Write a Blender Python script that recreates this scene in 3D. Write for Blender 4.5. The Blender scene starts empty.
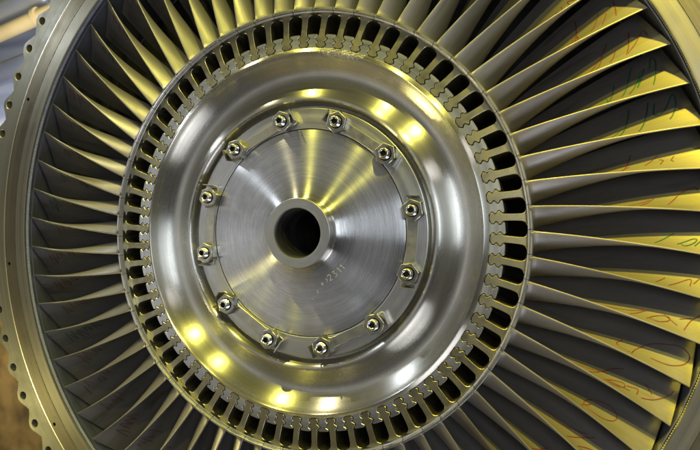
import bpy, math, random
from mathutils import Vector, Matrix
random.seed(7)
PI = math.pi
S = 0.5                       # metres per modelling unit (bolt circle radius)
sc = bpy.context.scene
C = sc.collection
R_ = math.radians

# ------------------------------------------------------------------ helpers
class MB:
    def __init__(s): s.v = []; s.f = []
    def vert(s, p): s.v.append((p[0]*S, p[1]*S, p[2]*S)); return len(s.v)-1
    def face(s, *i): s.f.append(tuple(i))
    def add(s, vs, fs, M=None):
        o = len(s.v)
        for p in vs:
            p = Vector(p)
            if M is not None: p = M @ p
            s.vert(p)
        for f in fs: s.f.append(tuple(o+i for i in f))
    def build(s, name, mat, parent=None, smooth=30, merge=False):
        me = bpy.data.meshes.new(name)
        me.from_pydata(s.v, [], s.f)
        import bmesh
        bm = bmesh.new(); bm.from_mesh(me)
        if merge: bmesh.ops.remove_doubles(bm, verts=bm.verts, dist=1e-5)
        bmesh.ops.recalc_face_normals(bm, faces=bm.faces)
        if smooth:
            for f in bm.faces: f.smooth = True
            a = R_(smooth)
            for e in bm.edges:
                if len(e.link_faces) == 2 and e.calc_face_angle(0) > a: e.smooth = False
        bm.to_mesh(me); bm.free()
        me.materials.append(mat)
        o = bpy.data.objects.new(name, me); C.objects.link(o)
        if parent: o.parent = parent
        return o

def thing(name, label, cat, kind=None):
    o = bpy.data.objects.new(name, None); C.objects.link(o)
    o['label'] = label; o['category'] = cat
    if kind: o['kind'] = kind
    o.empty_display_size = .1
    return o

def revolve(mb, prof, n=256, closed=False, a0=0, a1=2*PI):
    full = abs(a1-a0-2*PI) < 1e-6
    m = n if full else n+1
    rows = []
    for i in range(m):
        a = a0+(a1-a0)*i/n
        rows.append([mb.vert((r*math.cos(a), r*math.sin(a), z)) for r, z in prof])
    k = len(prof)
    for i in range(n):
        A = rows[i]; B = rows[(i+1) % m]
        for j in range(k if closed else k-1):
            mb.face(A[j], B[j], B[(j+1) % k], A[(j+1) % k])
    if closed and not full:
        mb.face(*rows[0]); mb.face(*rows[-1][::-1])

def sup(prof, d):
    """support loops close to both ends of long straight runs, so that flat faces shade flat"""
    out = [prof[0]]
    for a, b in zip(prof, prof[1:]):
        l = math.hypot(b[0]-a[0], b[1]-a[1])
        if l > 5*d:
            out += [(a[0]+(b[0]-a[0])*d/l, a[1]+(b[1]-a[1])*d/l), (b[0]-(b[0]-a[0])*d/l, b[1]-(b[1]-a[1])*d/l)]
        out.append(b)
    return out

def smoothprof(pts, n=4):
    """Catmull-Rom through (r, z) points"""
    out = []
    for i in range(len(pts)-1):
        p0 = pts[max(i-1, 0)]; p1 = pts[i]; p2 = pts[i+1]; p3 = pts[min(i+2, len(pts)-1)]
        for j in range(n):
            t = j/n
            out.append(tuple(.5*((2*p1[c])+(-p0[c]+p2[c])*t+(2*p0[c]-5*p1[c]+4*p2[c]-p3[c])*t*t+(-p0[c]+3*p1[c]-3*p2[c]+p3[c])*t**3) for c in (0, 1)))
    out.append(pts[-1]); return out

def prism(mb, pts, z0, z1, ch=0.0, M=None, caps=True):
    """closed outline (ccw) extruded z0 (back) to z1 (front) with a chamfer of size ch on the front"""
    n = len(pts)
    ins = []
    for i in range(n):
        a = Vector(pts[i-1]); b = Vector(pts[i]); c = Vector(pts[(i+1) % n])
        d1 = (b-a).normalized(); d2 = (c-b).normalized()
        nn = Vector((-(d1.y+d2.y), d1.x+d2.x))
        if nn.length < 1e-6: nn = Vector((-d1.y, d1.x))
        nn.normalize()
        ins.append(b+nn*ch)
    vs = [(p[0], p[1], z0) for p in pts]
    fs = []
    vs += [(p[0], p[1], z1-ch) for p in pts]
    for i in range(n):
        j = (i+1) % n; fs.append((i, j, n+j, n+i))
    top = n
    if ch > 0:
        vs += [(p[0], p[1], z1) for p in ins]
        for i in range(n):
            j = (i+1) % n; fs.append((n+i, n+j, 2*n+j, 2*n+i))
        top = 2*n
    fs.append(tuple(range(top, top+n)))
    if caps: fs.append(tuple(range(n-1, -1, -1)))
    mb.add(vs, fs, M)

def polar(r, a): return (r*math.cos(a), r*math.sin(a))

# ------------------------------------------------------------------ materials
def mat(name): 
    m = bpy.data.materials.new(name); m.use_nodes = True
    nt = m.node_tree; b = nt.nodes['Principled BSDF']
    return m, nt, b
def nd(nt, t, **k):
    n = nt.nodes.new(t)
    for a, v in k.items():
        if a.startswith('i_'): n.inputs[a[2:].replace('_', ' ')].default_value = v
        else: setattr(n, a, v)
    return n
def L(nt, a, b): nt.links.new(a, b)
def ramp(nt, src, stops):
    r = nd(nt, 'ShaderNodeValToRGB'); e = r.color_ramp.elements
    while len(e) < len(stops): e.new(.5)
    for i, (p, c) in enumerate(stops):
        e[i].position = p; e[i].color = (*c, 1) if len(c) == 3 else c
    L(nt, src, r.inputs[0]); return r
def mrange(nt, src, lo, hi, a=0., b=1.):
    r = nd(nt, 'ShaderNodeMapRange'); L(nt, src, r.inputs[0])
    for i, v in zip((1, 2, 3, 4), (a, b, lo, hi)): r.inputs[i].default_value = v
    return r.outputs[0]

def polar_coords(nt):
    """vector (radius, angle-ish, z): scratches made on a lathe run round the axis"""
    tc = nd(nt, 'ShaderNodeTexCoord'); sp = nd(nt, 'ShaderNodeSeparateXYZ'); L(nt, tc.outputs['Object'], sp.inputs[0])
    def mth(op, a, b=None):
        m = nd(nt, 'ShaderNodeMath', operation=op); L(nt, a, m.inputs[0])
        if b is not None:
            if hasattr(b, 'links'): L(nt, b, m.inputs[1])
            else: m.inputs[1].default_value = b
        return m.outputs[0]
    x, y, z = sp.outputs
    r = mth('SQRT', mth('ADD', mth('MULTIPLY', x, x), mth('MULTIPLY', y, y)))
    # smooth direction coordinates without a seam
    cx = mth('DIVIDE', x, mth('ADD', r, 1e-4)); cy = mth('DIVIDE', y, mth('ADD', r, 1e-4))
    cb = nd(nt, 'ShaderNodeCombineXYZ')
    rz = mth('ADD', mth('MULTIPLY', r, 60.), mth('MULTIPLY', z, 60.))
    L(nt, mth('MULTIPLY', cx, .8), cb.inputs[0]); L(nt, mth('MULTIPLY', cy, .8), cb.inputs[1]); L(nt, rz, cb.inputs[2])
    return tc, cb.outputs[0]

def turned_metal(name, col, rough, aniso, bump=.12, rot=.25, fine=2.6, stain=.25, rvar=.06):
    m, nt, b = mat(name)
    tc, pc = polar_coords(nt)
    n1 = nd(nt, 'ShaderNodeTexNoise', i_Scale=fine, i_Detail=5., i_Roughness=.7); L(nt, pc, n1.inputs['Vector'])
    n2 = nd(nt, 'ShaderNodeTexNoise', i_Scale=7., i_Detail=6., i_Roughness=.65); L(nt, tc.outputs['Object'], n2.inputs['Vector'])
    n3 = nd(nt, 'ShaderNodeTexNoise', i_Scale=.6, i_Detail=3.); L(nt, pc, n3.inputs['Vector'])
    mx = nd(nt, 'ShaderNodeMix', data_type='RGBA')
    mx.inputs[6].default_value = (*[c*(1-stain) for c in col], 1); mx.inputs[7].default_value = (*col, 1)
    f = nd(nt, 'ShaderNodeMath', operation='MULTIPLY'); 
    a = mrange(nt, n2.outputs[0], .35, 1.15, .3, .7); c2 = mrange(nt, n1.outputs[0], .3, 1.2, .35, .65)
    L(nt, a, f.inputs[0]); L(nt, c2, f.inputs[1]); L(nt, f.outputs[0], mx.inputs[0])
    L(nt, mx.outputs[2], b.inputs['Base Color'])
    b.inputs['Metallic'].default_value = 1
    ad = nd(nt, 'ShaderNodeMath', operation='ADD')
    L(nt, mrange(nt, n3.outputs[0], -rvar, rvar, .3, .7), ad.inputs[0]); ad.inputs[1].default_value = rough
    ad2 = nd(nt, 'ShaderNodeMath', operation='ADD'); L(nt, ad.outputs[0], ad2.inputs[0])
    L(nt, mrange(nt, n2.outputs[0], rvar, -rvar, .3, .7), ad2.inputs[1])
    L(nt, ad2.outputs[0], b.inputs['Roughness'])
    b.inputs['Anisotropic'].default_value = aniso
    b.inputs['Anisotropic Rotation'].default_value = rot
    if aniso > 0:
        tg = nd(nt, 'ShaderNodeTangent', direction_type='RADIAL', axis='Z'); L(nt, tg.outputs[0], b.inputs['Tangent'])
    bp = nd(nt, 'ShaderNodeBump', i_Strength=bump, i_Distance=.0006); L(nt, n1.outputs[0], bp.inputs['Height'])
    L(nt, bp.outputs[0], b.inputs['Normal'])
    return m

def cast_metal(name, col, col2, rough, scale=18., bump=.2, metallic=1., stretch=(1, 1, 1), rvar=.1, dist=.001, spots=0.):
    m, nt, b = mat(name)
    tc = nd(nt, 'ShaderNodeTexCoord'); mp = nd(nt, 'ShaderNodeMapping'); mp.inputs['Scale'].default_value = stretch
    L(nt, tc.outputs['Object'], mp.inputs[0])
    oi = nd(nt, 'ShaderNodeObjectInfo'); av = nd(nt, 'ShaderNodeVectorMath', operation='ADD'); L(nt, mp.outputs[0], av.inputs[0])
    sc_ = nd(nt, 'ShaderNodeMath', operation='MULTIPLY', ); L(nt, oi.outputs['Random'], sc_.inputs[0]); sc_.inputs[1].default_value = 40.
    L(nt, sc_.outputs[0], av.inputs[1])
    n1 = nd(nt, 'ShaderNodeTexNoise', i_Scale=scale, i_Detail=6., i_Roughness=.65); L(nt, av.outputs[0], n1.inputs['Vector'])
    n2 = nd(nt, 'ShaderNodeTexNoise', i_Scale=scale*9, i_Detail=3.); L(nt, av.outputs[0], n2.inputs['Vector'])
    r = ramp(nt, n1.outputs[0], [(.32, col2), (.62, col)])
    out = r.outputs[0]
    if spots > 0:
        n4 = nd(nt, 'ShaderNodeTexNoise', i_Scale=scale*.55, i_Detail=2., i_Distortion=.8); L(nt, av.outputs[0], n4.inputs['Vector'])
        q = nd(nt, 'ShaderNodeMix', data_type='RGBA'); q.inputs[7].default_value = (col2[0]*.45, col2[1]*.4, col2[2]*.3, 1)
        L(nt, out, q.inputs[6]); L(nt, mrange(nt, n4.outputs[0], 0, spots, .6, .72), q.inputs[0]); out = q.outputs[2]
    # each piece a shade lighter or darker than the next
    hv = nd(nt, 'ShaderNodeHueSaturation'); L(nt, out, hv.inputs['Color']); L(nt, mrange(nt, oi.outputs['Random'], .86, 1.1), hv.inputs['Value'])
    L(nt, hv.outputs[0], b.inputs['Base Color'])
    b.inputs['Metallic'].default_value = metallic
    L(nt, mrange(nt, n1.outputs[0], rough+rvar, rough-rvar, .3, .7), b.inputs['Roughness'])
    bp = nd(nt, 'ShaderNodeBump', i_Strength=bump, i_Distance=dist); L(nt, n2.outputs[0], bp.inputs['Height'])
    L(nt, bp.outputs[0], b.inputs['Normal'])
    return m

M_plate = turned_metal('turned_steel_plate', (.66, .655, .63), .265, 1., bump=.15, rvar=.02, stain=.36)
M_dish = turned_metal('turned_steel_dish', (.62, .60, .52), .28, 1., bump=.08, rvar=.02, stain=.25)
M_rim = turned_metal('steel_rim_face', (.68, .68, .68), .34, 0., bump=.08, fine=3., stain=.35)
M_flange = turned_metal('steel_bolting_face', (.55, .54, .51), .38, .5, bump=.06)
M_hub = turned_metal('steel_hub_face', (.44, .44, .43), .40, .0, bump=.3)
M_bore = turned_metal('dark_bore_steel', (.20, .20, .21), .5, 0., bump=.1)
M_cut = cast_metal('ground_steel', (.62, .60, .50), (.35, .33, .25), .3, 90., 1., rvar=.15, dist=.004)
M_root = cast_metal('blade_root_steel', (.44, .41, .28), (.30, .27, .17), .38, 30., .25)
M_airfoil = cast_metal('airfoil_steel', (.235, .22, .20), (.16, .148, .134), .47, 5., .3, stretch=(.6, 3, 3), rvar=.09, spots=.6, metallic=.6)
M_platform = cast_metal('platform_steel', (.64, .63, .61), (.42, .41, .40), .34, 14., .15)
M_nut = cast_metal('nut_steel', (.44, .43, .39), (.30, .29, .26), .34, 40., .2)
M_stud = cast_metal('stud_steel', (.75, .74, .70), (.50, .49, .45), .22, 40., .1)
M_stud_hole = cast_metal('stud_hole_dark', (.04, .04, .04), (.02, .02, .02), .6, 30., .1)
M_lock = cast_metal('lock_plate_steel', (.52, .50, .42), (.40, .39, .33), .38, 22., .2)
M_tab = cast_metal('lock_tab_steel', (.66, .66, .66), (.5, .5, .5), .30, 22., .2)
M_case = turned_metal('casing_steel', (.30, .28, .215), .42, .3, bump=.12, stain=.3, fine=2.)
M_case_out = turned_metal('casing_flange_steel', (.26, .25, .20), .48, .3, bump=.12, stain=.35, fine=2.)
M_case_edge = turned_metal('casing_edge_glint_steel', (.85, .82, .66), .42, .3, bump=.05)  # bright line along the edge is put into this lighter colour
M_liner = turned_metal('casing_liner_steel', (.24, .25, .32), .36, 0., bump=.2, stain=.4)
M_seal = cast_metal('seal_teeth_steel', (.50, .52, .66), (.38, .40, .52), .4, 20., .1, metallic=.35)
M_liner.node_tree.nodes['Principled BSDF'].inputs['Metallic'].default_value = .8
M_band = turned_metal('casing_stained_steel', (.22, .195, .135), .42, .3, bump=.12, stain=.35, fine=2.)
M_stamp = cast_metal('stamped_burr_steel', (.85, .84, .78), (.5, .49, .44), .45, 60., .1, metallic=.8)
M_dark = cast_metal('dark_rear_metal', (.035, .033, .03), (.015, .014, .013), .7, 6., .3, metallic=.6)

def ink(name, col):
    m, nt, b = mat(name)
    tc = nd(nt, 'ShaderNodeTexCoord'); n = nd(nt, 'ShaderNodeTexNoise', i_Scale=60., i_Detail=2.); L(nt, tc.outputs['Object'], n.inputs['Vector'])
    r = ramp(nt, n.outputs[0], [(.3, tuple(c*.6 for c in col)), (.7, col)]); L(nt, r.outputs[0], b.inputs['Base Color'])
    b.inputs['Roughness'].default_value = .5
    return m
M_red = ink('red_marker_ink', (.14, .022, .012)); M_green = ink('green_marker_ink', (.004, .07, .03))

# ------------------------------------------------------------------ rotor
N = 64; PITCH = 2*PI/N
PH_ROOT = R_(4.4604); PH_JOINT = R_(1.23)
FACE_ROT = (PI/2, 0, 0)       # local z points out of the disc, towards the viewer
rotor = thing('turbine_rotor', 'steel turbine wheel with long twisted blades, twelve hex nuts and a hollow hub', 'turbine wheel')
rotor.rotation_euler = FACE_ROT

ZR = .015                     # rim face
# --- fir tree half outline of one blade root: (R, half width)
FIR = [(1.596, .000), (1.597, .013), (1.601, .026), (1.608, .0365), (1.617, .0415), (1.626, .0385), (1.6325, .031), (1.639, .0255), (1.6465, .0260),
       (1.653, .0330), (1.660, .0430), (1.668, .0495), (1.6765, .0480), (1.6835, .0400), (1.690, .0310), (1.697, .0272)]
NECK = .0265
GAP = .0088
def cell_xy(r, w, ang):       # tangential offset w (ccw +) at radius r around direction ang
    c, s = math.cos(ang), math.sin(ang)
    return (r*c-w*s, r*s+w*c)

# disc: turned body
disc_prof = smoothprof([(1.155, -.075), (1.160, -.057), (1.172, -.046), (1.188, -.044), (1.205, -.048), (1.225, -.060), (1.248, -.078), (1.275, -.098), (1.305, -.115), (1.345, -.129),
                        (1.385, -.132), (1.420, -.124), (1.455, -.104), (1.485, -.078), (1.510, -.052), (1.530, -.027), (1.5415, -.004)], 4)
body = [(1.106, -.60), (1.106, -.165), (1.112, -.172), (1.132, -.172), (1.140, -.165), (1.148, -.12)] + disc_prof + \
       [(1.545, .034), (1.548, .043), (1.553, .047), (1.560, .0455), (1.588, .0195), (1.592, .016)]
mb = MB(); revolve(mb, body, 384)
disc = mb.build('disc', M_dish, rotor, smooth=38)

# disc rim with the fir tree slots
mb = MB()
for k in range(N):
    a0 = PH_ROOT+k*PITCH; a1 = a0+PITCH
    pts = []
    nin = 6
    for i in range(nin+1): pts.append(polar(1.590, a1-(a1-a0)*i/nin))       # inner arc a1 -> a0 (cw)
    right = []
    for r, w in FIR:
        ww = w+GAP; rr = r-GAP if w < .02 else r
        right.append((rr, ww if w > 0 else 0))
    side0 = [cell_xy(r, w, a0) for r, w in right]
    # steeple top, rounded corners
    wt = NECK+GAP+.001
    top_r = 1.708
    tr = [(1.699, wt), (1.704, wt+.003), (top_r, wt+.009)]
    side0 += [cell_xy(r, w, a0) for r, w in tr]
    side1 = [cell_xy(r, -w, a1) for r, w in reversed(right+tr)]
    topc = [polar(top_r+.0015, (a0+a1)/2)]
    pts2 = pts+side0+topc+side1
    # the outline above runs clockwise; reverse so that it is ccw
    prism(mb, pts2[::-1] if sum(pts2[i][0]*pts2[(i+1) % len(pts2)][1]-pts2[(i+1) % len(pts2)][0]*pts2[i][1] for i in range(len(pts2))) < 0 else pts2, -.45, ZR, .0022, caps=False)
rim = mb.build('slotted_rim', M_rim, disc, smooth=25)

# grinding mark cut into the rim chamfer for balancing
mb = MB(); rows = []; nn = 60
for i in range(nn+1):
    t = i/nn; a = R_(83.5-15.5*t)
    r1 = 1.590; r0 = 1.553-.030*math.sin(PI*min(1, t*1.02))**.8 if t < 1 else 1.553
    r0 += .004*math.sin(i*2.1)+.003*math.sin(i*5.3)
    row = []
    for j in range(7):
        u = j/6; r = r0+(r1-r0)*u
        z = .051-.033*max(0, (r-1.555)/.035) if r > 1.555 else .051-.03*max(0, (1.553-r)/.03)
        z += .0025*math.sin(i*1.9+j*2.3)+.002*math.sin(i*.7-j*1.7)
        row.append(mb.vert((r*math.cos(a), r*math.sin(a), z)))
    rows.append(row)
for i in range(nn):
    for j in range(6): mb.face(rows[i][j], rows[i+1][j], rows[i+1][j+1], rows[i][j+1])
# thickness: skirt towards the disc
for j in (0, 6):
    low = [mb.vert((mb.v[r[j]][0]/S, mb.v[r[j]][1]/S, mb.v[r[j]][2]/S-.03)) for r in rows]
    for i in range(nn): mb.face(rows[i][j], rows[i+1][j], low[i+1], low[i])
bc = mb.build('balance_grinding_mark', M_cut, disc, smooth=0)
bc['label'] = 'rough bright patch ground into the upper edge of the disc rim'

# bolting flange and centre plate with the hub
mb = MB(); revolve(mb, sup([(.918, -.13), (.9185, -.086), (.922, -.0815), (.93, -.080), (1.094, -.080), (1.100, -.0825), (1.1035, -.09), (1.1035, -.30)], .002), 320)
flange = mb.build('bolting_flange', M_flange, rotor, smooth=38)
pl = [(.9135, -.13), (.9130, -.092), (.9105, -.0875), (.906, -.0865), (.80, -.083), (.65, -.079), (.50, -.0725), (.42, -.063), (.36, -.049), (.322, -.037)]
pl += [(.3125, -.032), (.306, -.022), (.304, .01), (.302, .04)]
mb = MB(); revolve(mb, pl, 320)
plate = mb.build('centre_plate', M_plate, rotor, smooth=38)
hub = [(.302, .04), (.3015, .074), (.300, .079), (.297, .081), (.222, .081), (.217, .0795), (.214, .074), (.211, .066)]
mb = MB(); revolve(mb, sup(hub, .0015), 192)
hubo = mb.build('hub', M_hub, plate, smooth=38)
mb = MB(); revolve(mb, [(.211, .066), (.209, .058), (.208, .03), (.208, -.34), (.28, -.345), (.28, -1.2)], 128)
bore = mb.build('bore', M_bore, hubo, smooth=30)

# stamped characters on the plate (strokes on a small grid), read while going up and right
GLY = {'2': [[(0, .8), (.15, 1), (.45, 1), (.6, .8), (.55, .55), (0, 0), (.6, 0)]], '3': [[(0, 1), (.55, 1), (.25, .6), (.55, .5), (.6, .2), (.4, 0), (0, .05)]],
       '1': [[(.1, .8), (.3, 1), (.3, 0)]], '0': [[(.3, 1), (.05, .8), (.0, .3), (.3, 0), (.55, .3), (.5, .8), (.3, 1)]],
       '5': [[(.55, 1), (.1, 1), (.05, .55), (.4, .6), (.6, .3), (.4, 0), (0, .05)]], '9': [[(.55, .75), (.3, 1), (.05, .8), (.15, .5), (.5, .6), (.55, .9), (.45, .0)]],
       '7': [[(0, 1), (.6, 1), (.2, 0)]], '4': [[(.45, 0), (.45, 1), (0, .35), (.6, .35)]], 'dot': [[(.25, .0), (.3, .08)]]}
def stroke(mb, pts3, nrm, w, h=.002):
    """thin raised bead along a polyline; nrm(i) is the surface normal"""
    rows = []
    for i, p in enumerate(pts3):
        p = Vector(p); a = Vector(pts3[max(i-1, 0)]); b = Vector(pts3[min(i+1, len(pts3)-1)])
        t = (b-a).normalized(); n = Vector(nrm(i)).normalized(); s = t.cross(n).normalized()*w*.5
        rows.append([mb.vert(p-s-n*.004), mb.vert(p-s*.7+n*h), mb.vert(p+s*.7+n*h), mb.vert(p+s-n*.004)])
    for i in range(len(rows)-1):
        for j in range(3): mb.face(rows[i][j], rows[i+1][j], rows[i+1][j+1], rows[i][j+1])
    mb.face(*rows[0]); mb.face(*rows[-1][::-1])
def resample(pl, n=6):
    out = []
    for i in range(len(pl)-1):
        for j in range(n):
            t = j/n; out.append((pl[i][0]*(1-t)+pl[i+1][0]*t, pl[i][1]*(1-t)+pl[i+1][1]*t))
    out.append(pl[-1]); return out
mb = MB()
def plate_z(r):
    for (r1, z1), (r0, z0) in zip(pl[3:], pl[4:]):
        if r0 <= r <= r1: return z0+(z1-z0)*(r-r0)/(r1-r0)
    return -.03
for ch, a_, r_, h in (('dot', -84, .56, .05), ('2', -77, .53, .022), ('0', -69.5, .475, .022), ('7', -63.5, .465, .03), ('2', -59.5, .455, .052), ('3', -52.5, .455, .052), ('1', -45.5, .458, .052), ('1', -40.5, .460, .052)):
    a = R_(a_); ux = Vector((-math.sin(a), math.cos(a))); uy = Vector((-math.cos(a), -math.sin(a)))
    base = Vector((math.cos(a), math.sin(a)))*r_
    for st in GLY[ch]:
        P = []
        for x, y in resample(st, 4):
            q = base+ux*(x*h*.9)+uy*(y*h-h*.5); P.append((q.x, q.y, plate_z(q.length)+.0006))
        stroke(mb, P, lambda i: (0, 0, 1), .0075 if h > .04 else .005, .003)
st = mb.build('stamped_number', M_stamp, plate, smooth=0)

# --- nuts, studs, lock plates
def hexpts(r, rot): return [polar(r, rot+i*PI/3) for i in range(6)]
def nut_mesh():
    mb = MB(); r = .098
    # hexagon with a turned chamfer: sample the outline finely, drop z beyond the chamfer circle
    n = 72; rows = []
    zs = [(-.090, 1.), (-.086, 1.), ('c', 1.), ('t', .93), (0, .84), (0, .87), (0, .66)]
    for i in range(n):
        a = 2*PI*i/n; hexr = r*math.cos(PI/6)/math.cos((a % (PI/3))-PI/6)
        over = (hexr-r*math.cos(PI/6))/(r*(1-math.cos(PI/6)))
        row = []
        for z, f in zs:
            if z == 'c': rr, zz = hexr, -.008-.006*over
            elif z == 't': rr, zz = hexr*.945, -.002
            elif f == .84: rr, zz = hexr*.90, 0
            elif f == .87: rr, zz = hexr*.885, 0
            elif f == .66: rr, zz = r*.60, 0
            else: rr, zz = hexr, z
            row.append(mb.vert((rr*math.cos(a), rr*math.sin(a), zz)))
        row.append(mb.vert((r*.56*math.cos(a), r*.56*math.sin(a), -.004)))
        row.append(mb.vert((r*.53*math.cos(a), r*.53*math.sin(a), -.018)))
        row.append(mb.vert((r*.50*math.cos(a), r*.50*math.sin(a), -.030)))
        rows.append(row)
    for i in range(n):
        A = rows[i]; B = rows[(i+1) % n]
        for j in range(len(A)-1): mb.face(A[j], B[j], B[j+1], A[j+1])
    return mb
def stud_mesh():
    mb = MB()
    prof = [(.040, -.05), (.040, .002)]
    for k in range(5): prof += [(.0405, .004+k*.007), (.0375, .0075+k*.007)]          # threads
    prof += [(.0385, .040), (.036, .046), (.031, .049), (.0245, .049), (.0215, .046), (.021, .02)]
    revolve(mb, prof, 48); return mb
nuts = []
NPH = 101.05
bolt_ang = [R_(NPH-30*i) for i in range(12)]
n0 = nut_mesh().build('hex_nut', M_nut, rotor, smooth=28)
sm_ = stud_mesh(); sm_.v = [(x*1.16, y*1.16, z) for x, y, z in sm_.v]
s0 = sm_.build('stud', M_stud, n0, smooth=40)
h0 = MB(); revolve(h0, [(.0242, .021), (.021, .012), (.0001, .012)], 24); h0 = h0.build('stud_hole', M_stud_hole, n0, smooth=0)
rots = [8, 25, 50, 2, 20, 40, 12, 33, 55, 5, 28, 47]
for i, a in enumerate(bolt_ang):
    if i == 0: n = n0
    else:
        n = n0.copy(); C.objects.link(n); n.parent = rotor
        for c in (s0, h0):
            q = c.copy(); C.objects.link(q); q.parent = n
    n.location = (math.cos(a)*S, math.sin(a)*S, 0); n.rotation_euler = (R_(random.uniform(-1.5, 1.5)), R_(random.uniform(-1.5, 1.5)), a+R_([0, 4, -3, 30, 27, 2, -4, 3, 0, 28, 31, -2][i]))
    nuts.append(n)
def lockplate(a1, a2):
    """flat strip under two neighbouring nuts with an upturned tab at each end"""
    e = Empty = None
    mb = MB(); mid = (a1+a2)/2; half = math.sin(abs(a1-a2)/2); rc = math.cos((a1-a2)/2)
    M = Matrix.Rotation(mid, 4, 'Z')
    w = .043
    # strip in the local frame: x radial, y tangential
    pts = []
    def dome(sy):  # round ends around each nut
        c = (rc+.0, sy*half); out = []
        ex = .112
        out = [(c[0]+.068, c[1]-sy*.04), (c[0]+.066, c[1]+sy*(ex-.02)), (c[0]+.055, c[1]+sy*ex), (c[0]-.055, c[1]+sy*ex), (c[0]-.066, c[1]+sy*(ex-.02)), (c[0]-.068, c[1]-sy*.04)]
        return out
    top = dome(1); bot = dome(-1)
    pts = [(rc-w, -half+.10), (rc+w, -half+.10)]
    outl = [(rc+w+.0, half-.09)]+top+[(rc-w, half-.09), (rc-w, -half+.09)]+bot[::-1]+[(rc+w, -half+.09)]
    area = sum(outl[i][0]*outl[(i+1) % len(outl)][1]-outl[(i+1) % len(outl)][0]*outl[i][1] for i in range(len(outl)))
    if area < 0: outl = outl[::-1]
    prism(mb, outl, -.0795, -.064, .003, M)
    o = mb.build('lock_plate', M_lock, rotor, smooth=25)
    for sy in (1, -1):
        t = MB(); c = sy*(half+.100)
        # bent tab: base bend, upright, slight lean away from the nut
        prof = [(0, -.065), (.004, -.045), (.006, -.02), (.012, .004), (.020, .006), (.017, -.02), (.015, -.045), (.014, -.068)]
        vs = []; wd = .055
        for x in (rc-wd, rc+wd-.0):
            for (y, z) in prof: vs.append((x, c+sy*y, z))
        n = len(prof); fs = [(i, (i+1) % n, n+(i+1) % n, n+i) for i in range(n)]+[tuple(range(n)), tuple(range(2*n-1, n-1, -1))]
        t.add(vs, fs, M); t.build('bent_tab', M_tab, o, smooth=25)
for i, j in ((11, 0), (1, 2), (3, 4), (5, 6), (7, 8), (9, 10)):
    a, b = bolt_ang[i], bolt_ang[j]
    if i == 11: a = R_(NPH+30)
    lockplate(a, b)

# --- blades (local frame: the root axis along +x; copies turn about z)
DJ = PH_JOINT+PITCH-PH_ROOT        # joint (ccw side of the root) relative to the root axis
while DJ > PITCH: DJ -= PITCH
R0, R1 = 1.905, 3.112
def lerp(a, b, t): return a+(b-a)*t
def airfoil_section(t):
    R = lerp(R0, R1, t)
    le = (DJ-R_(.35)+R_(-3.65)*t)*R
    zle = .078-.075*t
    P0 = (0, 0); P1 = (lerp(-.31, .155, t), lerp(-.19, -.14, t)); P2 = (lerp(.07, .365, t), lerp(-.46, -.24, t))
    T = lerp(.034, .0115, t**.8)
    return R, le, zle, P0, P1, P2, T
def camber(t, u):
    R, le, zle, P0, P1, P2, T = airfoil_section(t)
    w = (2*u*(1-u)*P1[0]+u*u*P2[0], 2*u*(1-u)*P1[1]+u*u*P2[1])
    d = Vector((2*(1-u)*P1[0]+2*u*(P2[0]-P1[0]), 2*(1-u)*P1[1]+2*u*(P2[1]-P1[1]))).normalized()
    n = Vector((-d.y, d.x))            # points to ccw (+tangential) side when d runs to -z
    if n.x < 0: n = -n
    th = T*(2.5*max(u, 0)**.8*(1-u)**1.2+.05)+.0040
    ue = .016
    if u < ue: th *= math.sqrt(max(0, 1-(1-u/ue)**2))
    return R, le, zle, w, n, th
def surf(t, u, side, off=0.):
    R, le, zle, w, n, th = camber(t, u)
    y = le+w[0]+n.x*(th*side+off*side); z = zle+w[1]+n.y*(th*side+off*side)
    a = y/R
    return Vector((R*math.cos(a), R*math.sin(a), z))
US = [0, .0008, .003, .007, .012, .016, .03, .05, .08, .13, .19, .26, .34, .42, .5, .58, .66, .74, .82, .9, .96, 1.0]
NT = 26
mb = MB(); rows = []
for i in range(-1, NT+1):
    t = max(i, 0)/NT; row = []
    flare = 0
    if i == -1: tt, fl = -.0, .022
    elif i == 0: tt, fl = .012, .004
    else: tt, fl = t, 0
    for u in US: row.append(mb.vert(surf(tt, u, 1, fl) + (Vector((-.007, 0, 0)) if i == -1 else Vector())))
    for u in US[::-1][:-1]: row.append(mb.vert(surf(tt, u, -1, fl) + (Vector((-.007, 0, 0)) if i == -1 else Vector())))
    rows.append(row)
for A, B in zip(rows, rows[1:]):
    n = len(A)
    for j in range(n): mb.face(A[j], A[(j+1) % n], B[(j+1) % n], B[j])
T_ = rows[-1]; nU = len(US)
for j in range(nU-1):
    a = T_[j]; b = T_[j+1]; c = T_[(2*nU-2-(j+1)) if j+1 <= nU-1 else 0]; d = T_[(2*nU-2-j) % len(T_)] if j > 0 else T_[0]
    if j == 0: mb.face(a, b, c)
    elif j == nU-2: mb.face(a, b, d)
    else: mb.face(a, b, c, d)
blade0 = mb.build('turbine_blade', M_airfoil, rotor, smooth=50)

# root: fir tree + shank with a flared top
SH = [(1.705, NECK), (1.76, .0255), (1.80, .0260), (1.832, .0280), (1.846, .0325), (1.856, .0395), (1.863, .050), (1.868, .066), (1.8705, .0885)]
half = FIR[1:]+SH
shift = 0.0
def rootpt(r, w): 
    lean = (DJ-PITCH/2)*r*max(0, (r-1.70)/.17)*1.0      # the shank leans a little to meet the platform centre
    return (r, w+lean)
outl = [(FIR[0][0], 0)]+[rootpt(r, -w) for r, w in half]+[rootpt(r, w) for r, w in reversed(half)]
mb = MB(); prism(mb, outl, -.44, ZR+.003, .0024)
root0 = mb.build('fir_tree_root', M_root, blade0, smooth=25)
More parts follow.
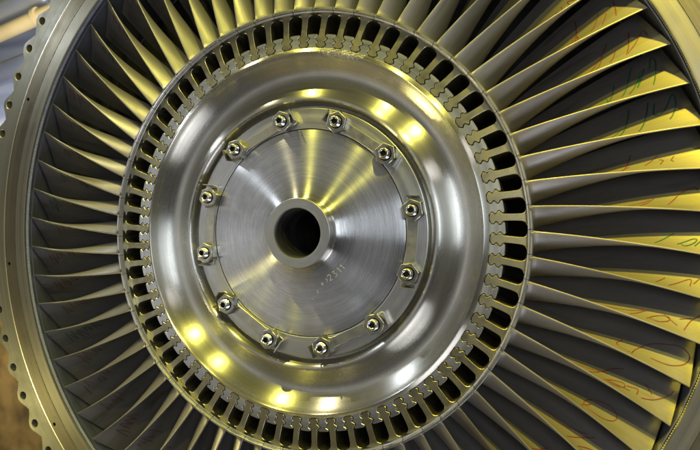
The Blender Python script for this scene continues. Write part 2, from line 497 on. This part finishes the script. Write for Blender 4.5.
# platform: arc segment with chamfered front edges
mb = MB(); g = .0022
a0 = DJ-PITCH+g/1.9; a1 = DJ-g/1.9
pprof = [(1.8705, -.50), (1.8705, .055), (1.8745, .064), (1.884, .068), (1.889, .083), (1.8925, .089), (1.906, .0895), (1.9115, .084), (1.9125, .076), (1.9125, -.50)]
revolve(mb, sup(pprof, .0012), 8, closed=True, a0=a0, a1=a1)
plat0 = mb.build('platform', M_platform, blade0, smooth=25)

# hand-written marker strokes on the concave side: (span from foot, chord position) strokes per blade
def script(pl, M, col, ob, w=.0085):
    pass
def W(*st): return list(st)
def g_at(ch, t0, u0, wt, hu, sl=.02):
    out = []
    for st_ in GLY[ch]: out.append([(t0+wt*x+sl*y, u0+hu*y) for x, y in st_])
    return out
def loop(t0, u0, rt, ru, a=0, b=400, n=16): return [(t0+rt*math.cos(R_(a+(b-a)*i/n)), u0+ru*math.sin(R_(a+(b-a)*i/n))) for i in range(n+1)]
MARKS = {
 6: ('r', [[(.52, .03), (.62, .35), (.64, .2)], [(.60, .03), (.66, .6)], [(.73, .12), (.80, .42)], [(.80, .1), (.84, .3)], [(.89, .1), (.905, .42)]]),
 5: ('r', [[(.50, .03), (.72, .55)], [(.62, .03), (.68, .42)], [(.72, .08), (.76, .35)], [(.82, .08), (.86, .5)], [(.83, .1), (.90, .3), (.94, .38), (.955, .25)]]),
 4: ('g', [[(.42, .03), (.58, .3), (.60, .15)], [(.60, .04), (.645, .5)], [(.69, .12), (.74, .5), (.77, .62)], [(.735, .1), (.80, .42), (.78, .2), (.83, .5)], [(.87, .1), (.90, .5), (.88, .6), (.86, .45)]]),
 3: ('g', [[(.40, .03), (.52, .16), (.60, .32)], [(.60, .04), (.655, .62)], [(.715, .04), (.765, .60)]]+[[(.80, .55), (.79, .38), (.83, .33), (.87, .45), (.90, .58), (.915, .45), (.905, .3), (.88, .16)]]),
 2: ('r', [[(.49, .15), (.555, .19), (.60, .24)], [(.56, .04), (.595, .5)], [(.50, .12), (.53, .19)], [(.69, .16), (.75, .34)], [(.76, .24), (.785, .2), (.775, .1)], [(.84, .24), (.83, .17), (.845, .12)]]),
 1: ('r', [[(.50, .05), (.62, .14), (.68, .24)], [(.645, .04), (.70, .26)], [(.79, .05), (.83, .28)], [(.84, .3), (.90, .36), (.93, .3)]]),
 0: ('g', [[(.715, .06), (.755, .2), (.79, .3)]]+[[(.83, .06), (.86, .12), (.90, .19), (.92, .17), (.905, .09), (.87, .03), (.85, .07)]]+[[(.92, .05), (.945, .18)]]),
 -1: ('r', [[(.71, .08), (.75, .25)], [(.78, .05), (.83, .19), (.88, .28), (.885, .14)], [(.90, .2), (.94, .35), (.97, .2)]]),
 -2: ('r', [[(.36, .09), (.55, .20), (.68, .32)], [(.61, .08), (.66, .26), (.69, .33)], [(.70, .10), (.74, .24), (.80, .28), (.81, .19), (.76, .1), (.70, .13)], [(.78, .30), (.86, .14)], [(.90, .09), (.92, .3), (.96, .42)], [(.86, .28), (.92, .34)]]),
 -3: ('r', [[(.60, .36), (.58, .24), (.61, .14), (.67, .08)], [(.68, .06), (.69, .24), (.74, .42), (.82, .50), (.90, .52), (.96, .42), (.955, .28), (.90, .17), (.84, .14), (.78, .15)]]),
 -4: ('r', [[(.38, .16), (.50, .25), (.60, .33)], [(.51, .08), (.56, .30), (.61, .46), (.66, .52)], [(.60, .07), (.64, .2), (.70, .25), (.71, .14), (.64, .06), (.62, .12), (.75, .14)], [(.72, .22), (.78, .26), (.79, .14)], [(.82, .12), (.88, .2), (.94, .38), (.95, .48)], [(.86, .28), (.80, .42)]]),
 -5: ('r', [loop(.66, .28, .10, .17, 100, 470), [(.56, .12), (.60, .3)]]),
 -6: ('r', [[(.42, .42), (.54, .34), (.68, .44)], [(.60, .1), (.65, .28), (.72, .46)], [(.68, .06), (.73, .2), (.79, .24), (.78, .08), (.70, .05), (.84, .10)]]),
 -7: ('r', [[(.5, .1), (.56, .42)], loop(.68, .25, .06, .14, 0, 380)]),
 -8: ('r', [[(.5, .1), (.56, .42)], [(.6, .1), (.66, .4), (.7, .12), (.76, .42)]]),
}
def wiggle(seed):
    rd = random.Random(seed); out = []; t = .56+rd.uniform(-.05, .05)
    for k in range(rd.choice((3, 4, 4, 5))):
        h = rd.uniform(.22, .42); b = rd.uniform(.10, .28); s_ = rd.uniform(.01, .05)
        kind = rd.choice('1mvvm1')
        if kind == '1': out.append([(t, b), (t+s_, b+h)])
        elif kind == 'm': out.append([(t-.01, b), (t+.01, b+h), (t+.035, b+.05), (t+.055, b+h*.9)]); t += .03
        elif kind == 'v': out.append([(t, b+h), (t+.02, b), (t+.05, b+h*1.1)])
        elif kind == '0': out.append(loop(t+.02, b+h/2, .022, h/2, 60, 430, 12))
        else: out.append([(t+.04, b+h), (t, b+h*.8), (t+.03, b+h*.45), (t, b)])
        t += rd.uniform(.055, .085)
        if t > .9: break
    return out
def marker(k):
    if k in MARKS:
        c, sts = MARKS[k]
        if k >= 0: sts = [[(a-.045+.15*b, b*1.25+.12*min(1, max(0, (a-.45)/.15))) for a, b in q] for q in sts]
        else: sts = [[(a-.02+.09*b, b*1.15+.06) for a, b in q] for q in sts]
    else:
        c = 'g' if k in (31, 32, 30, -28, 25, 9) else 'r'; sts = wiggle(k*13+5)
    mb = MB()
    for st_ in sts:
        # smooth the polyline
        q = []
        for i in range(len(st_)-1):
            p0 = st_[max(i-1, 0)]; p1 = st_[i]; p2 = st_[i+1]; p3 = st_[min(i+2, len(st_)-1)]
            for j in range(5):
                s_ = j/5
                q.append(tuple(.5*((2*p1[d])+(-p0[d]+p2[d])*s_+(2*p0[d]-5*p1[d]+4*p2[d]-p3[d])*s_*s_+(-p0[d]+3*p1[d]-3*p2[d]+p3[d])*s_**3) for d in (0, 1)))
        q.append(st_[-1])
        P = [surf(min(a, .985), max(min(b, .97), .02), 1, .0022) for a, b in q]
        Nn = []
        for (a, b), p in zip(q, P):
            a = min(a, .985); b = max(min(b, .97), .02)
            Nn.append(surf(a, b, 1, .01)-surf(a, b, 1, 0))
        rows = []
        for i, p in enumerate(P):
            tdir = (P[min(i+1, len(P)-1)]-P[max(i-1, 0)]).normalized(); nn = Nn[i].normalized(); s2 = tdir.cross(nn).normalized()*((.0042 if c == 'g' else .0036) if k in MARKS else .0030)
            rows.append([mb.vert(p-s2), mb.vert(p-s2*.6+nn*.0012), mb.vert(p+s2*.6+nn*.0012), mb.vert(p+s2)])
        for i in range(len(rows)-1):
            for j in range(3): mb.face(rows[i][j], rows[i+1][j], rows[i+1][j+1], rows[i][j+1])
    return mb, (M_green if c == 'g' else M_red), ('green' if c == 'g' else 'red')

for k in range(-32, 32):
    if k == 0: b = blade0
    else:
        b = blade0.copy(); C.objects.link(b); b.parent = rotor
        for c in (root0, plat0):
            q = c.copy(); C.objects.link(q); q.parent = b
    # blade k has its leading edge foot at PH_JOINT + k*PITCH
    b.rotation_euler = (0, 0, PH_JOINT+k*PITCH-DJ)
    if not (10 <= k <= 22):
        m_, mm, cn = marker(k)
        w = m_.build('marker_writing', mm, b, smooth=0)

# ------------------------------------------------------------------ casing round the wheel
case = thing('turbine_casing', 'round steel casing with a scalloped bolt-hole flange and ribbed seal around the blade tips', 'turbine casing')
case.rotation_euler = FACE_ROT
mb = MB()
HR, HA = .0195, R_(156.55-.15)
# front face with a fine groove, thickness behind; small holes drilled in the face
fprof = [(3.145, -.30), (3.145, .055), (3.124, .066), (3.127, .078), (3.134, .080), (3.252, .080), (3.2545, .073), (3.259, .073), (3.2615, .080), (3.2625, .080)]
revolve(mb, sup(fprof, .002), 512)
face = mb.build('casing_face', M_case, case, smooth=35)
mb = MB(); revolve(mb, [(3.2625, .080), (3.300, .080)], 512)
NSM = 12; nseg = 480; per = nseg//NSM
sa = [R_(155.9+30*i) for i in range(NSM)]
rA, rB, rH = 3.300, 3.402, 3.358
for i in range(NSM):
    a = sa[i]; d = R_(.9)
    # plain sector between holes
    revolve(mb, [(rA, .080), (rB, .080)], per-2, a0=a+d, a1=a+R_(30)-d)
    # cell with a round hole
    nh = 24; ring = []; outer = []; deep = []
    for j in range(nh):
        th = 2*PI*j/nh; x = rH+HR*math.cos(th); y = HR*math.sin(th)
        ring.append(mb.vert(cell_xy(x, y, a)+(.080,)) if False else mb.vert((*cell_xy(x, y, a), .080)))
        deep.append(mb.vert((*cell_xy(x, y, a), -.02)))
        # project to the cell border
        w = rH*math.tan(d); cx, cy = math.cos(th), math.sin(th)
        sx = (rB-rH)/cx if cx > 1e-6 else ((rA-rH)/cx if cx < -1e-6 else 1e9)
        sy = w/abs(cy) if abs(cy) > 1e-6 else 1e9
        s_ = min(sx, sy); px, py = rH+cx*s_, cy*s_
        r_ = px; aa = a+py/rH
        outer.append(mb.vert((r_*math.cos(aa), r_*math.sin(aa), .080)))
    for j in range(nh):
        j2 = (j+1) % nh
        mb.face(ring[j], ring[j2], outer[j2], outer[j]); mb.face(ring[j], ring[j2], deep[j2], deep[j])
    mb.face(*deep)
band = mb.build('stained_band', M_band, case, smooth=35, merge=True)
band['label'] = 'brown stained band of the casing face with small drilled holes'
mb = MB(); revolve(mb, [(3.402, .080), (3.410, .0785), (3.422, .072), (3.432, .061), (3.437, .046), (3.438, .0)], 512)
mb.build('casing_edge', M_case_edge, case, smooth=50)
# scalloped flange with 72 bolt holes
mb = MB(); NH = 72; hr = .041; RH = 3.69
for i in range(NH):
    a = R_(143.47-.05)+i*2*PI/NH; hp = PI/NH
    nh = 96; ring = []; deep = []; outer = []; outd = []; ringc = []
    for j in range(nh):
        th = 2*PI*(j+.5)/nh; x = RH+hr*math.cos(th); y = hr*math.sin(th)
        ringc.append(mb.vert((*cell_xy(RH+(hr+.004)*math.cos(th), (hr+.004)*math.sin(th), a), .0)))
        ring.append(mb.vert((*cell_xy(x, y, a), -.004)))
        deep.append(mb.vert((*cell_xy(x, y, a), -.13)))
        cx, cy = math.cos(th), math.sin(th)
        # border of the cell as a function of tangential angle
        def rout(f): # f in -1..1 across the cell
            return 3.690+.078*(.5+.5*math.cos(f*PI))**.85
        best = None
        lo, hi = 0, .7
        for _ in range(30):
            m_ = (lo+hi)/2; px = RH+cx*m_; py = cy*m_; f = (py/RH)/hp
            inside = abs(f) < 1 and px > 3.4375 and px < rout(max(-1, min(1, f)))
            if inside: lo = m_
            else: hi = m_
        px = RH+cx*lo; py = cy*lo; aa = a+py/RH
        outer.append(mb.vert((px*math.cos(aa), px*math.sin(aa), .0)))
        outd.append(mb.vert((px*math.cos(aa), px*math.sin(aa), -.13)))
    for j in range(nh):
        j2 = (j+1) % nh
        mb.face(ringc[j], ringc[j2], outer[j2], outer[j]); mb.face(ring[j], ring[j2], ringc[j2], ringc[j]); mb.face(ring[j], ring[j2], deep[j2], deep[j])
        mb.face(deep[j], deep[j2], outd[j2], outd[j])
        th = (j+1)/nh*360
        if 1: 
            # rim wall only where the border is the outer scallop
            v = Vector(mb.v[outer[j]])/S; w = Vector(mb.v[outer[j2]])/S
            if v.xy.length > 3.66 and w.xy.length > 3.66: mb.face(outer[j], outer[j2], outd[j2], outd[j])
mb.build('scalloped_flange', M_case_out, case, smooth=30)
# seal teeth and liner
mb = MB(); nt_ = 2000; rows = []
for i in range(nt_):
    a = 2*PI*i/nt_; hi = i % 2 == 0
    r = 3.1320 if hi else 3.1375
    rows.append([mb.vert((r*math.cos(a), r*math.sin(a), z)) for z in (.052, .049, .024, .020)])
    if not hi: pass
for i in range(nt_):
    A = rows[i]; B = rows[(i+1) % nt_]
    for j in range(3): mb.face(A[j], B[j], B[j+1], A[j+1])
mb.build('ribbed_seal', M_seal, case, smooth=0)
mb = MB(); revolve(mb, [(3.129, .019), (3.129, .006), (3.137, .003), (3.137, -.012), (3.130, -.016), (3.130, -.75)], 384)
mb.build('casing_liner', M_liner, case, smooth=30)
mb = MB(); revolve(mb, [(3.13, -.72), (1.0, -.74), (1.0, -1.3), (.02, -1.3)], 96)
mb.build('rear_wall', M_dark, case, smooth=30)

# ------------------------------------------------------------------ camera
f_px = 540.321; rx, ry = .0049915, -.3355501; tvec = Vector((-.4261218, -.0698528, -4.6901647))
Rc = Matrix.Rotation(rx, 3, 'X') @ Matrix.Rotation(ry, 3, 'Y')     # cam = Rc * disc + t
Rt = Rc.transposed(); cpos = -(Rt @ tvec)
D2W = Matrix.Rotation(PI/2, 3, 'X')
cam = bpy.data.objects.new('camera', bpy.data.cameras.new('camera')); C.objects.link(cam)
Mw = (D2W @ Rt).to_4x4(); Mw.translation = D2W @ (cpos*S)
cam.matrix_world = Mw
cam.data.sensor_width = 36; cam.data.lens = 36*f_px/700; cam.data.clip_end = 200; cam.data.clip_start = .02
cam.data.dof.use_dof = True; cam.data.dof.focus_distance = 4.75*S; cam.data.dof.aperture_fstop = 2.4
sc.camera = cam

# ------------------------------------------------------------------ hall behind (only slivers of it show at the left)
def plane(name, pts, m, kind='structure'):
    me = bpy.data.meshes.new(name); me.from_pydata(pts, [], [(0, 1, 2, 3)]); me.materials.append(m)
    o = bpy.data.objects.new(name, me); C.objects.link(o); o['kind'] = kind; return o
m, nt, b = mat('hall_wall_panels')
tc = nd(nt, 'ShaderNodeTexCoord'); mp = nd(nt, 'ShaderNodeMapping'); mp.inputs['Rotation'].default_value = (0, R_(16), 0); mp.inputs['Scale'].default_value = (.06, 1, 1.7)
L(nt, tc.outputs['Object'], mp.inputs[0])
n1 = nd(nt, 'ShaderNodeTexNoise', i_Scale=1.5, i_Detail=1.5, i_Roughness=.4, i_Distortion=0.); L(nt, mp.outputs[0], n1.inputs['Vector'])
r1 = ramp(nt, n1.outputs[0], [(.34, (.10, .11, .17)), (.43, (.34, .37, .48)), (.50, (.14, .155, .22)), (.56, (.30, .33, .43)), (.66, (.62, .66, .75))])
n2 = nd(nt, 'ShaderNodeTexNoise', i_Scale=2.5, i_Detail=4.); L(nt, tc.outputs['Object'], n2.inputs['Vector'])
r2 = ramp(nt, n2.outputs[0], [(.35, (.10, .06, .015)), (.65, (.34, .21, .06))])
sp = nd(nt, 'ShaderNodeSeparateXYZ'); L(nt, tc.outputs['Object'], sp.inputs[0])
mx = nd(nt, 'ShaderNodeMix', data_type='RGBA'); L(nt, mrange(nt, sp.outputs[2], 0, 1, -.5, .3), mx.inputs[0]); L(nt, r2.outputs[0], mx.inputs[6]); L(nt, r1.outputs[0], mx.inputs[7])
L(nt, mx.outputs[2], b.inputs['Base Color']); b.inputs['Roughness'].default_value = .8
me = bpy.data.meshes.new('hall_wall')
bx_ = [(x, y, z) for x in (-12, 6) for y in (3.2, 3.4) for z in (-6, 6)]
me.from_pydata(bx_, [], [(0, 1, 3, 2), (4, 6, 7, 5), (0, 4, 5, 1), (2, 3, 7, 6), (0, 2, 6, 4), (1, 5, 7, 3)]); me.materials.append(m)
wall = bpy.data.objects.new('hall_wall', me); C.objects.link(wall)
wall['label'] = 'blurred hall wall behind the pipes and casing, grey above and golden brown below'; wall['category'] = 'wall'

# pipe runs along the hall wall behind the casing
def pipe(label, y0, slope, rad, z, col, rough, metallic, flange_every=2.6):
    m, nt, b = mat('painted_pipe')
    tc = nd(nt, 'ShaderNodeTexCoord'); n = nd(nt, 'ShaderNodeTexNoise', i_Scale=1.2, i_Detail=4.); L(nt, tc.outputs['Object'], n.inputs['Vector'])
    r = ramp(nt, n.outputs[0], [(.35, tuple(c*.7 for c in col)), (.65, col)]); L(nt, r.outputs[0], b.inputs['Base Color'])
    b.inputs['Roughness'].default_value = rough; b.inputs['Metallic'].default_value = metallic
    t = thing('pipe', label, 'pipe')
    x0, x1 = -15., -2.
    ln = math.hypot(x1-x0, slope*(x1-x0))
    t.location = (x0*S, -z*S, (y0+slope*(x0+10))*S); t.rotation_euler = (0, PI/2-math.atan(slope), 0)
    mb = MB(); revolve(mb, [(rad, 0), (rad, ln)], 40); mb.build('pipe_wall', m, t, smooth=40)
    k = 1.1
    while k < ln:
        mb = MB(); revolve(mb, [(rad*.98, k), (rad*1.35, k), (rad*1.35, k+.10), (rad*.98, k+.10)], 40); mb.build('pipe_joint', m, t, smooth=30); k += flange_every
pipe('yellow pipe sloping across the blurred hall wall at top left', 4.50, .21, .16, -5., (.40, .31, .15), .4, 0.)
pipe('wide silver pipe just above the yellow one at top left', 5.15, .21, .30, -5.3, (.55, .58, .68), .3, .8)
pipe('dark grey pipe below the yellow one at top left', 3.75, .19, .24, -5.3, (.20, .22, .30), .35, .6)

# ------------------------------------------------------------------ light
world = bpy.data.worlds.new('World'); sc.world = world; world.use_nodes = True
nt = world.node_tree; bg = nt.nodes['Background']
tc = nd(nt, 'ShaderNodeTexCoord')
n1 = nd(nt, 'ShaderNodeTexNoise', i_Scale=2.2, i_Detail=3.); L(nt, tc.outputs['Generated'], n1.inputs['Vector'])
r1 = ramp(nt, n1.outputs[0], [(.34, (.07, .07, .075)), (.50, (.18, .18, .19)), (.60, (.30, .30, .30)), (.70, (.50, .52, .60))])
L(nt, r1.outputs[0], bg.inputs[0])
# the hall's golden floor glows low on the left
dp = nd(nt, 'ShaderNodeVectorMath', operation='DOT_PRODUCT'); L(nt, tc.outputs['Generated'], dp.inputs[0]); dp.inputs[1].default_value = Vector((-.75, -.1, -.70)).normalized()
mg = nd(nt, 'ShaderNodeMix', data_type='RGBA'); L(nt, mrange(nt, dp.outputs['Value'], 0, .75, .62, .99), mg.inputs[0]); L(nt, r1.outputs[0], mg.inputs[6]); mg.inputs[7].default_value = (1.3, 1.0, .25, 1)
# yellow glow added overhead to give the dish its greenish tint
su = nd(nt, 'ShaderNodeSeparateXYZ'); L(nt, tc.outputs['Generated'], su.inputs[0])
mu = nd(nt, 'ShaderNodeMix', data_type='RGBA'); L(nt, mrange(nt, su.outputs[2], 0, .75, .15, .75), mu.inputs[0]); L(nt, mg.outputs[2], mu.inputs[6]); mu.inputs[7].default_value = (.62, .58, .12, 1)
L(nt, mu.outputs[2], bg.inputs[0]); bg.inputs[1].default_value = .38

Vd = Vector((1.95, .09, 4.29)).normalized()
def lamp(name, az, tilt, dist, watts, col, size, shape='DISK'):
    """a hall lamp so that its streak on the turned plate lies at azimuth az"""
    h = Vector((math.sin(R_(tilt))*math.cos(R_(az)), math.sin(R_(tilt))*math.sin(R_(az)), math.cos(R_(tilt))))
    d = (2*h.dot(Vd)*h-Vd).normalized()
    p = D2W @ (d*dist)
    l = bpy.data.lights.new(name, 'AREA'); l.shape = shape; l.size = size; l.energy = watts; l.color = col
    o = bpy.data.objects.new(name, l); C.objects.link(o); o.location = p
    o.rotation_euler = (-p).to_track_quat('-Z', 'Y').to_euler()
    return o
YEL = (.97, .91, .17); WARM = (1., .90, .52); WHT = (.80, .88, 1.)
lamp('hall_and_fill_lamp', 101, 36, 5., 65, WARM, .12)
lamp('hall_and_fill_lamp', 83, 36, 5., 120, YEL, .12)
lamp('hall_and_fill_lamp', 54, 37, 5., 85, YEL, .12)
lamp('hall_and_fill_lamp', 40, 36, 5., 100, YEL, .12)
lamp('window_and_fill_light', 8, 27, 5., 55, WHT, 2.)
lamp('window_and_fill_light', 190, 6, 5., 15, (.95, .96, 1.), 3.)  # added soft fill that silvers the flat faces, not a window
lamp('window_and_fill_light', -38, 44, 5., 70, (.90, .91, 1.), 2.6)  # added fill from below right, greys the convex blade faces
sd = D2W @ Vector((-.9, -.42, .18)); l_ = bpy.data.lights.new('hall_and_fill_lamp', 'AREA'); l_.shape = 'DISK'; l_.size = .7; l_.energy = 65; l_.color = (1., .88, .35)  # added low light at the left to brighten the casing edge
o_ = bpy.data.objects.new('hall_and_fill_lamp', l_); C.objects.link(o_); o_.location = sd*5; o_.rotation_euler = (-sd).to_track_quat('-Z', 'Y').to_euler()
lamp('window_and_fill_light', 24, 44, 5., 12, (.95, .93, 1.), .9)  # added white fill to pale the upper-left blades
lamp('window_and_fill_light', 132, 27, 5., 35, WHT, .4)

sl = bpy.data.lights.new('tip_fill_spot', 'SPOT'); sl.energy = 1550; sl.color = (1., .78, .03); sl.spot_size = R_(40); sl.spot_blend = .9; sl.shadow_soft_size = .05  # added spot that turns the right-hand blade tips gold
so = bpy.data.objects.new('tip_fill_spot', sl); C.objects.link(so)
sp_, tg_ = D2W @ Vector((2.6, 6.4, 4.0))*S, D2W @ Vector((3.6, -.5, 0))*S
so.location = sp_; so.rotation_euler = (tg_-sp_).to_track_quat('-Z', 'Y').to_euler()

wl = bpy.data.lights.new('wall_fill', 'AREA'); wl.energy = 330; wl.size = 1.5; wl.color = (.95, .95, 1.)  # added unseen light to brighten the wall behind the casing
wo = bpy.data.objects.new('wall_fill', wl); C.objects.link(wo); wo.location = (-2.2, 1.0, .8)
wo.rotation_euler = (Vector((-5.5, 3.2, .6))-wo.location).to_track_quat('-Z', 'Y').to_euler()

# ------------------------------------------------------------------ render settings
sc.view_settings.view_transform = 'Standard'; sc.view_settings.look = 'None'
sc.view_settings.exposure = 0; sc.view_settings.gamma = 1
sc.render.engine = 'CYCLES'
sc.cycles.max_bounces = 8
